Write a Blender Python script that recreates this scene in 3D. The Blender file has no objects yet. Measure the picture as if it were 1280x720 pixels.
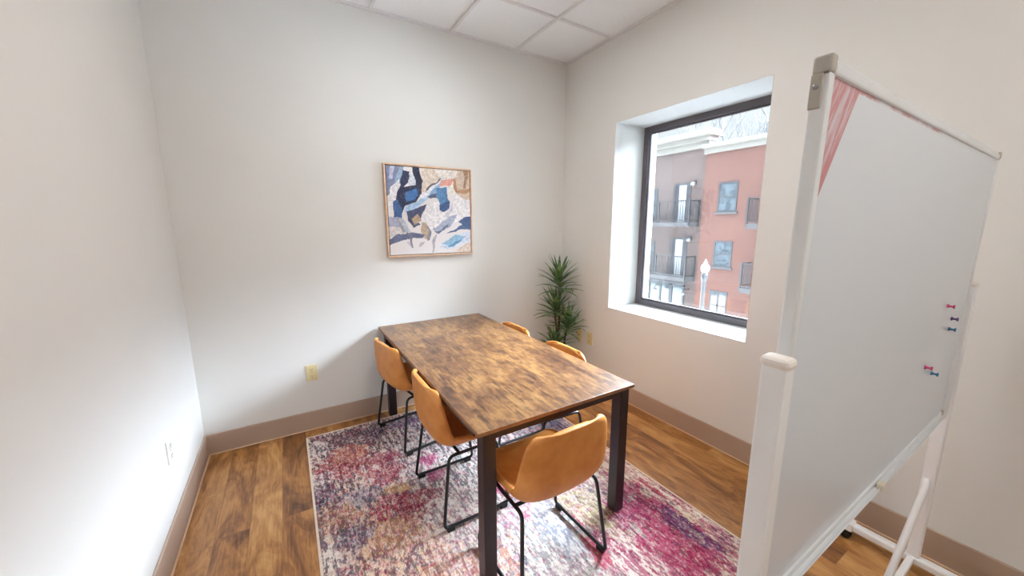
import bpy, bmesh, math, random
import numpy as np
from mathutils import Vector, Matrix
random.seed(7); np.random.seed(7)
SC = bpy.context.scene
COL = SC.collection
PI = math.pi

# ------------------------------------------------------------------ helpers
def lin(c):
    c = c / 255.0
    return c / 12.92 if c <= 0.04045 else ((c + 0.055) / 1.055) ** 2.4
def rgb(r, g, b): return (lin(r), lin(g), lin(b), 1.0)

class NT:
    """small node-tree helper"""
    def __init__(s, name):
        s.m = bpy.data.materials.new(name); s.m.use_nodes = True
        s.t = s.m.node_tree; s.b = s.t.nodes['Principled BSDF']; s.out = s.t.nodes['Material Output']
    def n(s, typ, **kw):
        nd = s.t.nodes.new(typ)
        for k, v in kw.items():
            if k.startswith('i_'):
                key = k[2:]; key = int(key) if key.isdigit() else key.replace('_', ' ')
                nd.inputs[key].default_value = v
            else: setattr(nd, k, v)
        return nd
    def l(s, a, b): s.t.links.new(a, b)
    def math(s, op, a, b=None):
        nd = s.n('ShaderNodeMath', operation=op)
        for i, v in enumerate((a, b)):
            if v is None: continue
            if isinstance(v, (int, float)): nd.inputs[i].default_value = v
            else: s.l(v, nd.inputs[i])
        return nd.outputs[0]
    def ramp(s, fac, stops, interp='LINEAR'):
        nd = s.n('ShaderNodeValToRGB'); cr = nd.color_ramp; cr.interpolation = interp
        while len(cr.elements) < len(stops): cr.elements.new(0.5)
        for e, (p, c) in zip(cr.elements, stops): e.position = p; e.color = c
        s.l(fac, nd.inputs[0]); return nd.outputs[0]
    def mix(s, fac, a, b, blend='MIX'):
        nd = s.n('ShaderNodeMix', data_type='RGBA', blend_type=blend)
        for sock, v in ((nd.inputs[0], fac), (nd.inputs[6], a), (nd.inputs[7], b)):
            if isinstance(v, (int, float)): sock.default_value = v
            elif isinstance(v, tuple): sock.default_value = v
            else: s.l(v, sock)
        return nd.outputs[2]
    def coords(s, scale=(1, 1, 1), loc=(0, 0, 0), rot=(0, 0, 0)):
        tc = s.n('ShaderNodeTexCoord'); mp = s.n('ShaderNodeMapping')
        mp.inputs['Scale'].default_value = scale; mp.inputs['Location'].default_value = loc; mp.inputs['Rotation'].default_value = rot
        s.l(tc.outputs['Object'], mp.inputs[0]); return mp.outputs[0]
    def noise(s, vec, scale, detail=3, rough=0.5, dist=0.0):
        nd = s.n('ShaderNodeTexNoise'); nd.inputs['Scale'].default_value = scale; nd.inputs['Detail'].default_value = detail
        nd.inputs['Roughness'].default_value = rough; nd.inputs['Distortion'].default_value = dist
        s.l(vec, nd.inputs['Vector']); return nd.outputs['Fac']
    def bump(s, h, strength=0.2, dist=0.002):
        nd = s.n('ShaderNodeBump'); nd.inputs['Strength'].default_value = strength; nd.inputs['Distance'].default_value = dist
        s.l(h, nd.inputs['Height']); s.l(nd.outputs[0], s.b.inputs['Normal'])

def simple(name, col, rough=0.5, metal=0.0, var=0.04, vscale=8.0, coat=0.0, spec=0.5, bump=0.0, bscale=200):
    k = NT(name); v = k.coords()
    f = k.noise(v, vscale, 3)
    lo = tuple(c * (1 - var) for c in col[:3]) + (1,); hi = tuple(min(1, c * (1 + var)) for c in col[:3]) + (1,)
    k.l(k.ramp(f, [(0.3, lo), (0.7, hi)]), k.b.inputs['Base Color'])
    k.b.inputs['Roughness'].default_value = rough; k.b.inputs['Metallic'].default_value = metal
    k.b.inputs['Coat Weight'].default_value = coat; k.b.inputs['Specular IOR Level'].default_value = spec
    if bump: k.bump(k.noise(v, bscale, 2), bump, 0.001)
    return k.m

def link(o, parent=None):
    COL.objects.link(o)
    if parent is not None: o.parent = parent
    return o
def empty(name, loc=(0, 0, 0), rotz=0.0):
    o = bpy.data.objects.new(name, None); o.empty_display_size = 0.1
    o.location = loc; o.rotation_euler = (0, 0, rotz); return link(o)
def tag(o, label, cat, group=None, kind=None):
    o['label'] = label; o['category'] = cat
    if group: o['group'] = group
    if kind: o['kind'] = kind
    return o
def struct(o): o['kind'] = 'structure'; return o

class MB:
    def __init__(s): s.bm = bmesh.new()
    def box(s, a, b, bev=0.0, seg=2, mat=0, M=None):
        a = Vector(a); b = Vector(b); t = bmesh.new()
        bmesh.ops.create_cube(t, size=1.0)
        for v in t.verts:
            v.co = Vector(((a[i] + b[i]) / 2 + v.co[i] * abs(b[i] - a[i]) for i in range(3)))
        if bev > 0: bmesh.ops.bevel(t, geom=t.edges[:], offset=bev, segments=seg, affect='EDGES', profile=0.5)
        return s._merge(t, M, mat)
    def _merge(s, t, M=None, mat=0):
        if M is not None: t.transform(M)
        vm = {v: s.bm.verts.new(v.co) for v in t.verts}
        for f in t.faces:
            try: nf = s.bm.faces.new([vm[v] for v in f.verts]); nf.material_index = mat; nf.smooth = f.smooth
            except ValueError: pass
        t.free(); return s
    def poly(s, pts, mat=0):
        f = s.bm.faces.new([s.bm.verts.new(p) for p in pts]); f.material_index = mat; return s
    def prism(s, pts, d, mat=0):
        """closed polygon extruded by vector d"""
        d = Vector(d); a = [s.bm.verts.new(p) for p in pts]; b = [s.bm.verts.new(Vector(p) + d) for p in pts]
        n = len(pts)
        s.bm.faces.new(a[::-1]).material_index = mat; s.bm.faces.new(b).material_index = mat
        for i in range(n): s.bm.faces.new((a[i], a[(i + 1) % n], b[(i + 1) % n], b[i])).material_index = mat
        return s
    def tube(s, pts, r, seg=10, caps=True, mat=0, flat=None):
        """round tube along points (radius may be a list); flat=(u,v) squashes"""
        pts = [Vector(p) for p in pts]; n = len(pts); rs = r if isinstance(r, (list, tuple)) else [r] * n
        rings = []; up = None
        for i, p in enumerate(pts):
            t = (pts[min(i + 1, n - 1)] - pts[max(i - 1, 0)]).normalized()
            if up is None:
                up = Vector((0, 0, 1)) if abs(t.z) < 0.9 else Vector((0, 1, 0))
            x = up.cross(t)
            if x.length < 1e-4: x = Vector((1, 0, 0)).cross(t)
            x.normalize(); y = t.cross(x); up = y
            rings.append([s.bm.verts.new(p + (x * math.cos(2 * PI * k / seg) + y * math.sin(2 * PI * k / seg)) * rs[i]) for k in range(seg)])
        for i in range(n - 1):
            for k in range(seg):
                f = s.bm.faces.new((rings[i][k], rings[i][(k + 1) % seg], rings[i + 1][(k + 1) % seg], rings[i + 1][k])); f.smooth = True; f.material_index = mat
        if caps:
            s.bm.faces.new(rings[0][::-1]).material_index = mat; s.bm.faces.new(rings[-1]).material_index = mat
        return s
    def lathe(s, prof, c=(0, 0, 0), seg=24, mat=0, M=None):
        t = bmesh.new(); rings = []
        for r, z in prof:
            rings.append([t.verts.new((c[0] + r * math.cos(2 * PI * k / seg), c[1] + r * math.sin(2 * PI * k / seg), c[2] + z)) for k in range(seg)])
        for i in range(len(prof) - 1):
            for k in range(seg):
                f = t.faces.new((rings[i][k], rings[i][(k + 1) % seg], rings[i + 1][(k + 1) % seg], rings[i + 1][k])); f.smooth = True
        t.faces.new(rings[0][::-1]); t.faces.new(rings[-1])
        return s._merge(t, M, mat)
    def grid(s, rows, mat=0, smooth=True, closed=False):
        vs = [[s.bm.verts.new(p) for p in row] for row in rows]
        for i in range(len(vs) - 1):
            m = len(vs[0])
            for k in range(m if closed else m - 1):
                f = s.bm.faces.new((vs[i][k], vs[i][(k + 1) % m], vs[i + 1][(k + 1) % m], vs[i + 1][k])); f.smooth = smooth; f.material_index = mat
        return s
    def build(s, name, mats, parent=None, smooth_angle=None, weld=False):
        if weld: bmesh.ops.remove_doubles(s.bm, verts=s.bm.verts[:], dist=1e-5)
        bmesh.ops.recalc_face_normals(s.bm, faces=s.bm.faces[:])
        me = bpy.data.meshes.new(name); s.bm.to_mesh(me); s.bm.free()
        for m in (mats if isinstance(mats, (list, tuple)) else [mats]): me.materials.append(m)
        return link(bpy.data.objects.new(name, me), parent)

def bake(o):
    """replace modifiers by their result"""
    dg = bpy.context.evaluated_depsgraph_get(); dg.update()
    me = bpy.data.meshes.new_from_object(o.evaluated_get(dg)); o.modifiers.clear(); o.data = me
    return o
def arc_path(pts, rad, seg=5):
    """round the corners of a polyline"""
    pts = [Vector(p) for p in pts]; out = [pts[0]]
    for i in range(1, len(pts) - 1):
        a = (pts[i - 1] - pts[i]); b = (pts[i + 1] - pts[i])
        r = min(rad, a.length * 0.45, b.length * 0.45)
        p0 = pts[i] + a.normalized() * r; p1 = pts[i] + b.normalized() * r
        for k in range(seg + 1):
            t = k / seg; out.append(p0 * (1 - t) ** 2 + pts[i] * 2 * t * (1 - t) + p1 * t * t)
    out.append(pts[-1]); return out
def copy_tree(o, parent=None):
    c = o.copy(); COL.objects.link(c)
    if parent is not None: c.parent = parent
    for ch in list(o.children): copy_tree(ch, c)
    return c

# ------------------------------------------------------------------ dimensions
W = 3.04; H = 3.05; YB = -4.7          # room: x -3.04..0, y -4.7..0
WY0, WY1, WZ0, WZ1 = -0.674, -1.866, 0.799, 2.385
WD = 0.357; EXT = 0.52                 # window set-back and outer face of the wall

# ------------------------------------------------------------------ materials
def wall_mat():
    k = NT('wall_paint'); v = k.coords()
    f = k.noise(v, 1.5, 3)
    k.l(k.ramp(f, [(0.3, rgb(226, 225, 222)), (0.7, rgb(229, 228, 225))]), k.b.inputs['Base Color'])
    k.b.inputs['Roughness'].default_value = 0.75; k.b.inputs['Specular IOR Level'].default_value = 0.3
    k.bump(k.noise(v, 260, 2), 0.08, 0.001); return k.m
M_wall = wall_mat()
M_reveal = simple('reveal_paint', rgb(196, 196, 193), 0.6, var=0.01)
M_base = simple('vinyl_base', rgb(178, 155, 138), 0.5, var=0.04, vscale=3)
M_shoe = simple('shoe_strip', rgb(214, 180, 150), 0.5, var=0.03)
def tile_mat():
    k = NT('ceiling_tile'); v = k.coords()
    f = k.noise(v, 180, 3, 0.7)
    k.l(k.ramp(f, [(0.35, rgb(236, 237, 238)), (0.55, rgb(248, 249, 250))]), k.b.inputs['Base Color'])
    k.b.inputs['Roughness'].default_value = 0.9; k.bump(f, 0.25, 0.002); return k.m
M_tile = tile_mat()
M_tee = simple('ceiling_tee', rgb(228, 227, 226), 0.5, var=0.02)

def floor_mat():
    k = NT('plank_floor'); tc = k.n('ShaderNodeTexCoord'); sp = k.n('ShaderNodeSeparateXYZ'); k.l(tc.outputs['Object'], sp.inputs[0])
    PW, PL = 0.1453, 1.22
    u = k.math('DIVIDE', k.math('ADD', sp.outputs[0], 2.745 + 1.453), PW)
    ui = k.math('FLOOR', u); uf = k.math('FRACT', u)
    w1 = k.n('ShaderNodeTexWhiteNoise', noise_dimensions='1D'); k.l(ui, w1.inputs['W'])
    vv = k.math('ADD', k.math('DIVIDE', sp.outputs[1], PL), k.math('MULTIPLY', w1.outputs['Value'], 7.31))
    vi = k.math('FLOOR', vv); vf = k.math('FRACT', vv)
    cmb = k.n('ShaderNodeCombineXYZ'); k.l(ui, cmb.inputs[0]); k.l(vi, cmb.inputs[1])
    w2 = k.n('ShaderNodeTexWhiteNoise', noise_dimensions='2D'); k.l(cmb.outputs[0], w2.inputs['Vector'])
    # grain coordinates, offset per plank
    off = k.n('ShaderNodeVectorMath', operation='MULTIPLY'); k.l(w2.outputs['Color'], off.inputs[0]); off.inputs[1].default_value = (9, 9, 9)
    add = k.n('ShaderNodeVectorMath', operation='ADD'); k.l(tc.outputs['Object'], add.inputs[0]); k.l(off.outputs[0], add.inputs[1])
    mp = k.n('ShaderNodeMapping'); mp.inputs['Scale'].default_value = (1.0, 0.33, 1); k.l(add.outputs[0], mp.inputs[0])
    mp2 = k.n('ShaderNodeMapping'); mp2.inputs['Scale'].default_value = (1.0, 0.06, 1); k.l(add.outputs[0], mp2.inputs[0])
    blotch = k.noise(mp.outputs[0], 9, 5, 0.6, 1.2)
    fine = k.noise(mp2.outputs[0], 130, 4, 0.65)
    tone = k.math('ADD', k.math('MULTIPLY', blotch, 0.68), k.math('MULTIPLY', fine, 0.32))
    tone = k.math('ADD', tone, k.math('MULTIPLY', k.math('SUBTRACT', w2.outputs['Value'], 0.5), 0.16))
    c = k.ramp(tone, [(0.28, rgb(82, 46, 18)), (0.42, rgb(140, 88, 40)), (0.53, rgb(180, 126, 66)), (0.66, rgb(208, 158, 98))])
    e1 = k.math('LESS_THAN', k.math('MINIMUM', uf, k.math('SUBTRACT', 1.0, uf)), 0.014)
    e2 = k.math('LESS_THAN', k.math('MINIMUM', vf, k.math('SUBTRACT', 1.0, vf)), 0.0016)
    e = k.math('MULTIPLY', k.math('MAXIMUM', e1, e2), 0.5)
    c2 = k.mix(e, c, rgb(120, 80, 45))
    k.l(c2, k.b.inputs['Base Color'])
    k.l(k.ramp(fine, [(0.3, (0.30,) * 3 + (1,)), (0.7, (0.40,) * 3 + (1,))]), k.b.inputs['Roughness'])
    k.b.inputs['Coat Weight'].default_value = .35; k.b.inputs['Coat IOR'].default_value = 1.6; k.b.inputs['Coat Roughness'].default_value = .4
    k.bump(k.math('SUBTRACT', fine, k.math('MULTIPLY', e, 1.5)), 0.12, 0.002); return k.m
M_floor = floor_mat()

def table_mat():
    k = NT('rustic_tabletop'); v = k.coords((1.0, 0.28, 1)); v2 = k.coords((1, 0.07, 1)); v3 = k.coords((1, 0.5, 1), loc=(3, 1, 0))
    a = k.noise(v, 7.5, 5, 0.62, 0.8); b = k.noise(v2, 85, 4, 0.6); cc = k.noise(v3, 26, 5, 0.7, 0.5)
    t = k.math('ADD', k.math('ADD', k.math('MULTIPLY', a, 0.42), k.math('MULTIPLY', b, 0.24)), k.math('MULTIPLY', cc, 0.34))
    c = k.ramp(t, [(0.36, rgb(48, 28, 18)), (0.44, rgb(86, 55, 35)), (0.50, rgb(118, 80, 48)), (0.56, rgb(146, 106, 62)), (0.66, rgb(162, 124, 78))])
    dk = k.ramp(k.noise(k.coords((1, 0.22, 1), loc=(7, 2, 0)), 30, 3, 0.6), [(0.61, (0, 0, 0, 1)), (0.68, (1, 1, 1, 1))])
    c = k.mix(k.math('MULTIPLY', dk, 0.6), c, rgb(58, 38, 28))
    # board seams: one across, one along the length
    tc = k.n('ShaderNodeTexCoord'); sp = k.n('ShaderNodeSeparateXYZ'); k.l(tc.outputs['Object'], sp.inputs[0])
    s1 = k.math('LESS_THAN', k.math('ABSOLUTE', k.math('SUBTRACT', sp.outputs[1], 0.37)), 0.002)
    s2 = k.math('LESS_THAN', k.math('ABSOLUTE', k.math('SUBTRACT', sp.outputs[0], -0.235)), 0.0016)
    c = k.mix(k.math('MULTIPLY', k.math('MAXIMUM', s1, s2), 0.5), c, rgb(63, 42, 30))
    k.l(c, k.b.inputs['Base Color']); k.b.inputs['Roughness'].default_value = 0.33; k.b.inputs['Specular IOR Level'].default_value = .75
    k.bump(b, 0.06, 0.001); return k.m
M_table = table_mat()
M_edge = simple('tabletop_edge', rgb(150, 105, 66), 0.5, var=0.25, vscale=25)
M_black = simple('black_brown_steel', rgb(44, 30, 32), 0.38, metal=0.0, var=0.1)
M_blackrod = simple('black_powder_coat', rgb(22, 22, 26), 0.4, var=0.1)
M_rubber = simple('black_rubber', rgb(18, 18, 19), 0.6, var=0.1)
def leather():
    k = NT('cognac_leather'); v = k.coords()
    f = k.noise(v, 7, 4, 0.6); g = k.noise(v, 420, 2)
    c = k.ramp(f, [(0.3, rgb(198, 124, 54)), (0.5, rgb(216, 142, 68)), (0.7, rgb(226, 157, 84))])
    k.l(c, k.b.inputs['Base Color']); k.b.inputs['Roughness'].default_value = 0.42
    k.bump(g, 0.12, 0.001); return k.m
M_leather = leather()
M_pipe = simple('leather_piping', rgb(214, 160, 104), 0.45, var=0.05)

M_alu = simple('anodised_aluminium', rgb(234, 237, 240), 0.3, metal=0.3, var=0.02)
M_white = simple('white_powder_coat', rgb(240, 240, 242), 0.4, var=0.015)
M_capgrey = simple('grey_plastic_cap', rgb(186, 180, 170), 0.5, var=0.03)
M_white_pl = simple('white_plastic', rgb(235, 228, 222), 0.4, var=0.02)
M_beige_pl = simple('almond_plastic', rgb(226, 212, 164), 0.4, var=0.03)
M_white_plate = simple('white_plate_plastic', rgb(232, 229, 222), 0.4, var=0.02)
M_dark = simple('dark_slot', rgb(40, 34, 28), 0.6)
M_steel = simple('screw_steel', rgb(150, 150, 152), 0.35, metal=0.8)
M_frame = simple('bronze_window_frame', rgb(96, 92, 98), 0.45, var=0.06)

def glass_mat(name, haze, hcol):
    k = NT(name)
    tr = k.n('ShaderNodeBsdfTransparent'); tr.inputs[0].default_value = (0.97, 0.985, 0.98, 1)
    gl = k.n('ShaderNodeBsdfGlossy'); gl.inputs['Roughness'].default_value = 0.02
    fr = k.n('ShaderNodeFresnel'); fr.inputs[0].default_value = 1.45
    m1 = k.n('ShaderNodeMixShader'); k.l(fr.outputs[0], m1.inputs[0]); k.l(tr.outputs[0], m1.inputs[1]); k.l(gl.outputs[0], m1.inputs[2])
    tl = k.n('ShaderNodeBsdfTranslucent'); tl.inputs[0].default_value = hcol
    v = k.coords(); f = k.math('MULTIPLY', k.ramp(k.noise(v, 3, 3), [(0.3, (0.8,) * 3 + (1,)), (0.7, (1.0,) * 3 + (1,))]), haze)
    m2 = k.n('ShaderNodeMixShader'); k.l(f, m2.inputs[0]); k.l(m1.outputs[0], m2.inputs[1]); k.l(tl.outputs[0], m2.inputs[2])
    k.l(m2.outputs[0], k.out.inputs['Surface']); k.t.nodes.remove(k.b); return k.m
M_glass = glass_mat('glare_veil_glass', 0.0018, (0.95, 0.97, 1.0, 1))  # thin translucent veil mixed in to wash out the view like glare

# ------------------------------------------------------------------ room shell
o = MB().box((-W - 0.15, YB - 0.15, -0.08), (0.0, 0.15, 0.0)).build('floor', M_floor); struct(o)
o = MB().box((-W - 0.15, YB - 0.15, H + 0.012), (0.15, 0.15, H + 0.1)).build('ceiling', M_tile); struct(o)
# T-bar grid of the suspended ceiling
m = MB(); gx = [-0.575 - 0.61 * i for i in range(4)]; gy = [-0.603 - 0.61 * i for i in range(7)]
for x in gx: m.box((x - 0.010, YB, H - 0.003), (x + 0.010, 0, H + 0.012))
for y in gy: m.box((-W, y - 0.010, H - 0.0025), (0, y + 0.010, H + 0.012))
m.box((-W, -0.022, H - 0.005), (0, 0, H + 0.012)); m.box((-0.022, YB, H - 0.005), (0, 0, H + 0.012)); m.box((-W, YB, H - 0.005), (-W + 0.022, 0, H + 0.012))
struct(m.build('trim_1', M_tee))
struct(MB().box((-W - 0.15, 0, 0), (EXT, 0.15, H + 0.1)).build('wall_back', M_wall))
struct(MB().box((-W - 0.15, YB, 0), (-W, 0, H + 0.1)).build('wall_left', M_wall))
struct(MB().box((-W - 0.15, YB - 0.15, 0), (EXT, YB, H + 0.1)).build('wall_front', M_wall))
# right wall with the deep window opening
m = MB(); X1 = WD + 0.062
m.box((0, WY0, 0), (X1, 0, H + 0.1)); m.box((0, YB, 0), (X1, WY1, H + 0.1))
m.box((0, WY1, 0), (X1, WY0, WZ0)); m.box((0, WY1, WZ1), (X1, WY0, H + 0.1))
struct(m.build('wall_right', M_wall))
# painted lining of the opening (lighter gloss)
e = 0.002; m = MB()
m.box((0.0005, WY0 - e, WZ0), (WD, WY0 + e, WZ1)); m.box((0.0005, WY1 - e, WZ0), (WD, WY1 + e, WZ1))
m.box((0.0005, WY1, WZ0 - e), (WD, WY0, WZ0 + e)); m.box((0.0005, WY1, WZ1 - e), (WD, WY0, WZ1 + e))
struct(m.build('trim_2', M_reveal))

def brick_mat(name, c1, c2, mortar, scale=1.0, axis='YZ', bw=0.2, bh=0.0675, msz=0.012):
    k = NT(name); tc = k.n('ShaderNodeTexCoord'); sp = k.n('ShaderNodeSeparateXYZ'); k.l(tc.outputs['Object'], sp.inputs[0])
    cb = k.n('ShaderNodeCombineXYZ'); ax = {'X': 0, 'Y': 1, 'Z': 2}
    a = k.math('ADD', sp.outputs[0], sp.outputs[1]); k.l(a, cb.inputs[0]); k.l(sp.outputs[2], cb.inputs[1])
    br = k.n('ShaderNodeTexBrick'); k.l(cb.outputs[0], br.inputs['Vector'])
    br.inputs['Color1'].default_value = c1; br.inputs['Color2'].default_value = c2; br.inputs['Mortar'].default_value = mortar
    br.inputs['Scale'].default_value = 1.0; br.inputs['Brick Width'].default_value = bw; br.inputs['Row Height'].default_value = bh; br.inputs['Mortar Size'].default_value = msz
    k.l(br.outputs[0], k.b.inputs['Base Color']); k.b.inputs['Roughness'].default_value = 0.85
    return k.m
M_ownbrick = brick_mat('cream_brick', rgb(135, 123, 112), rgb(120, 109, 96), rgb(86, 78, 70), bw=0.3, bh=0.1, msz=0.008)
m = MB()
m.box((X1, WY0 - 0.012, -5), (EXT, 0.15, H + 1)); m.box((X1, YB, -5), (EXT, WY1 + 0.012, H + 1))
m.box((X1, WY1 + 0.012, -5), (EXT, WY0 - 0.012, WZ0 - 0.01)); m.box((X1, WY1 + 0.012, WZ1 + 0.01), (EXT, WY0 - 0.012, H + 1))
struct(m.build('wall_exterior', M_ownbrick))

# window: frame and pane
win = struct(empty('window_1', (WD, (WY0 + WY1) / 2, WZ0)))
def wbox(mb, y0, y1, z0, z1, x0, x1, bev=0.003): mb.box((x0 - WD, y0 - (WY0 + WY1) / 2, z0 - WZ0), (x1 - WD, y1 - (WY0 + WY1) / 2, z1 - WZ0), bev, 1)
F = 0.052; m = MB(); x0, x1 = WD, WD + 0.06
wbox(m, WY1, WY1 + F, WZ0, WZ1, x0, x1); wbox(m, WY0 - F, WY0, WZ0, WZ1, x0, x1)
wbox(m, WY1 + F, WY0 - F, WZ0, WZ0 + F, x0 + .001, x1); wbox(m, WY1 + F, WY0 - F, WZ1 - F, WZ1, x0 + .001, x1)
m.build('window_frame', M_frame, win)
m = MB(); wbox(m, WY1 + F - .008, WY0 - F + .008, WZ0 + F - .008, WZ1 - F + .008, WD + 0.036, WD + 0.042, 0); m.build('window_pane', M_glass, win)
m = MB(); b = 0.012
for (a0, a1, c0, c1) in ((WY1 + F, WY1 + F + b, WZ0 + F, WZ1 - F), (WY0 - F - b, WY0 - F, WZ0 + F, WZ1 - F)): wbox(m, a0, a1, c0, c1, WD + 0.016, WD + 0.034, 0.002)
for (c0, c1) in ((WZ0 + F, WZ0 + F + b), (WZ1 - F - b, WZ1 - F)): wbox(m, WY1 + F + b, WY0 - F - b, c0, c1, WD + 0.016, WD + 0.034, 0.002)
m.build('glazing_bead', M_frame, win)

# baseboards with a pale strip along the floor
BH = 0.147
struct(MB().box((-W, -0.012, 0), (0, 0, BH), 0.003, 1).build('baseboard_back', M_base))
struct(MB().box((-W, YB, 0), (-W + 0.012, -0.012, BH), 0.003, 1).build('baseboard_left', M_base))
struct(MB().box((-0.012, YB, 0), (0, -0.012, BH), 0.003, 1).build('baseboard_right', M_base))
struct(MB().box((-W + .012, -0.022, 0), (-.012, -0.012, 0.009), 0.003, 1).build('trim_3', M_shoe))
struct(MB().box((-W + 0.012, YB, 0), (-W + 0.022, -0.022, 0.009), 0.003, 1).build('trim_4', M_shoe))
struct(MB().box((-0.022, YB, 0), (-0.012, -0.022, 0.009), 0.003, 1).build('trim_5', M_shoe))

# ------------------------------------------------------------------ rug
RX0, RX1, RY0, RY1 = -2.455, -0.66, -2.393, -0.135
def smooth_field(nx, ny, cells, seed):
    """bilinear value noise 0..1"""
    rs = np.random.RandomState(seed); gxn = max(2, int(cells)); gyn = max(2, int(cells * ny / nx))
    g = rs.rand(gyn + 2, gxn + 2); ys = np.linspace(0, gyn, ny); xs = np.linspace(0, gxn, nx)
    yi = ys.astype(int); xi = xs.astype(int); yf = (ys - yi)[:, None]; xf = (xs - xi)[None, :]
    yf = yf * yf * (3 - 2 * yf); xf = xf * xf * (3 - 2 * xf)
    a = g[yi][:, xi]; b_ = g[yi][:, xi + 1]; c = g[yi + 1][:, xi]; d = g[yi + 1][:, xi + 1]
    return (a * (1 - xf) + b_ * xf) * (1 - yf) + (c * (1 - xf) + d * xf) * yf
def linarr(c): return np.array(rgb(*c)[:3])
def rug():
    nx, ny = 345, 440
    X, Y = np.meshgrid(np.linspace(RX0 + .006, RX1 - .006, nx), np.linspace(RY0 + .006, RY1 - .006, ny))
    lean = np.clip((X + 1.75) / .5, 0, 1); nz1 = smooth_field(nx, ny, 9, 1); nz2 = smooth_field(nx, ny, 24, 2); nz3 = smooth_field(nx, ny, 60, 3)
    wob = 0.45 * nz1 + 0.30 * nz2 + 0.25 * nz3
    rs = np.random.RandomState(9)
    def weave():
        q = rs.rand(ny, nx); q = .45 * q + .35 * np.roll(q, 1, 0) + .2 * np.roll(q, 2, 0); q = .7 * q + .3 * np.roll(q, 1, 1)
        q = (q - q.mean()) / q.std() * .6
        sd = rs.randint(1e6); md = smooth_field(nx, ny, 95, sd); ms = np.repeat(smooth_field(nx, ny // 4, 130, sd), 4, 0)
        q = q + ((md - md.mean()) / md.std() * (1 - lean) + (ms - ms.mean()) / ms.std() * lean) * .85
        return np.clip(q * .24 + .5, 0, 1)
    A = np.ones((ny, nx, 3)) * linarr((224, 210, 206)); B = np.ones((ny, nx, 3)) * linarr((112, 112, 126))
    def region(cx, cy, rx, ry, ca, cb, s=1.0, ang=0.0):
        dx = X - cx; dy = Y - cy; c_, s_ = math.cos(ang), math.sin(ang)
        d = np.sqrt(((dx * c_ + dy * s_) / rx) ** 2 + ((-dx * s_ + dy * c_) / ry) ** 2) + (wob - 0.5) * 1.5
        pr = np.clip((1.28 - d) / 0.75, 0, 1) * s
        wgt = np.clip((pr - weave()) / .16 + .5, 0, 1)[..., None] * .92
        if ca: A[:] = A * (1 - wgt) + linarr(ca) * wgt
        if cb: B[:] = B * (1 - wgt) + linarr(cb) * wgt
    # broad zones
    region(-2.25, -0.55, .42, .55, (228, 216, 212), (38, 42, 58))
    region(-2.22, -1.05, .38, .40, (206, 190, 168), (50, 52, 62))
    region(-2.15, -1.50, .42, .36, (222, 186, 154), (122, 104, 104))
    region(-1.85, -1.70, .38, .34, (238, 206, 192), (210, 150, 128))
    region(-2.42, -1.35, .12, .35, (222, 204, 198), (104, 108, 130))
    region(-1.90, -0.50, .40, .35, (228, 220, 216), (40, 46, 66))
    region(-1.70, -1.05, .30, .32, (224, 218, 218), (112, 114, 120))
    region(-1.70, -1.40, .24, .26, (214, 204, 198), (150, 144, 146))
    region(-1.35, -0.60, .45, .40, (220, 208, 208), (88, 84, 100))
    region(-0.82, -0.85, .22, .40, (196, 190, 206), (92, 108, 146))
    region(-1.30, -1.30, .40, .40, (230, 214, 212), (146, 136, 148))
    region(-0.80, -1.45, .22, .35, (244, 232, 224), (214, 168, 174))
    region(-1.42, -1.85, .32, .34, (228, 220, 216), (166, 164, 172))
    region(-1.12, -1.75, .17, .30, (226, 214, 186), (190, 168, 130))
    region(-1.05, -2.20, .38, .32, (240, 228, 220), (206, 130, 146))
    region(-1.60, -2.25, .40, .32, (214, 200, 198), (170, 140, 150))
    A[..., 2] *= .93; A[..., 1] *= 1.01; B[..., 2] *= .86; B[..., 0] *= .96
    # strong patches
    region(-2.18, -0.27, .24, .085, (84, 58, 62), (40, 30, 40))
    region(-2.00, -0.33, .18, .15, (52, 62, 92), (30, 36, 58))
    region(-1.80, -0.30, .14, .10, (120, 110, 140), (60, 58, 92))
    region(-2.26, -0.62, .17, .17, (168, 66, 66), (128, 20, 44))
    region(-2.20, -0.50, .14, .10, (196, 140, 104), (160, 78, 62))
    region(-2.07, -0.86, .13, .12, (170, 74, 76), (126, 28, 48))
    region(-2.01, -0.66, .10, .07, (170, 80, 92), (150, 50, 76))
    region(-2.02, -1.16, .20, .17, (168, 50, 76), (126, 18, 48))
    region(-2.02, -1.02, .12, .07, (214, 180, 128), (190, 150, 90))
    region(-2.40, -0.86, .08, .19, (92, 92, 108), (48, 50, 68))
    region(-2.20, -0.98, .14, .11, (150, 148, 152), (72, 78, 96))
    region(-2.36, -1.08, .12, .12, (190, 148, 116), (120, 90, 76))
    region(-2.15, -1.30, .16, .10, (204, 168, 128), (160, 120, 90))
    region(-2.30, -1.25, .10, .09, (140, 142, 152), (76, 82, 96))
    region(-1.79, -0.84, .08, .06, (186, 84, 122), (152, 44, 92))
    region(-1.78, -1.00, .10, .07, (190, 96, 130), (160, 60, 100))
    region(-1.35, -1.33, .15, .10, (206, 120, 146), (170, 64, 104))
    region(-1.52, -1.55, .14, .07, (222, 178, 182), (190, 120, 140), .6)
    region(-0.80, -0.90, .12, .16, (110, 130, 166), (66, 82, 122))
    region(-0.88, -1.98, .13, .36, (196, 74, 122), (146, 26, 82))
    region(-1.02, -1.84, .12, .17, (206, 96, 132), (160, 40, 92))
    region(-1.03, -2.12, .10, .22, (206, 92, 130), (170, 44, 92))
    region(-0.82, -2.10, .05, .17, (120, 74, 124), (92, 46, 100))
    region(-0.70, -1.95, .03, .14, (190, 70, 110), (150, 46, 84))
    region(-0.72, -2.18, .045, .12, (170, 80, 120), (110, 52, 92))
    region(-0.75, -2.05, .03, .10, (240, 228, 210), (232, 208, 176), .6)
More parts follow.
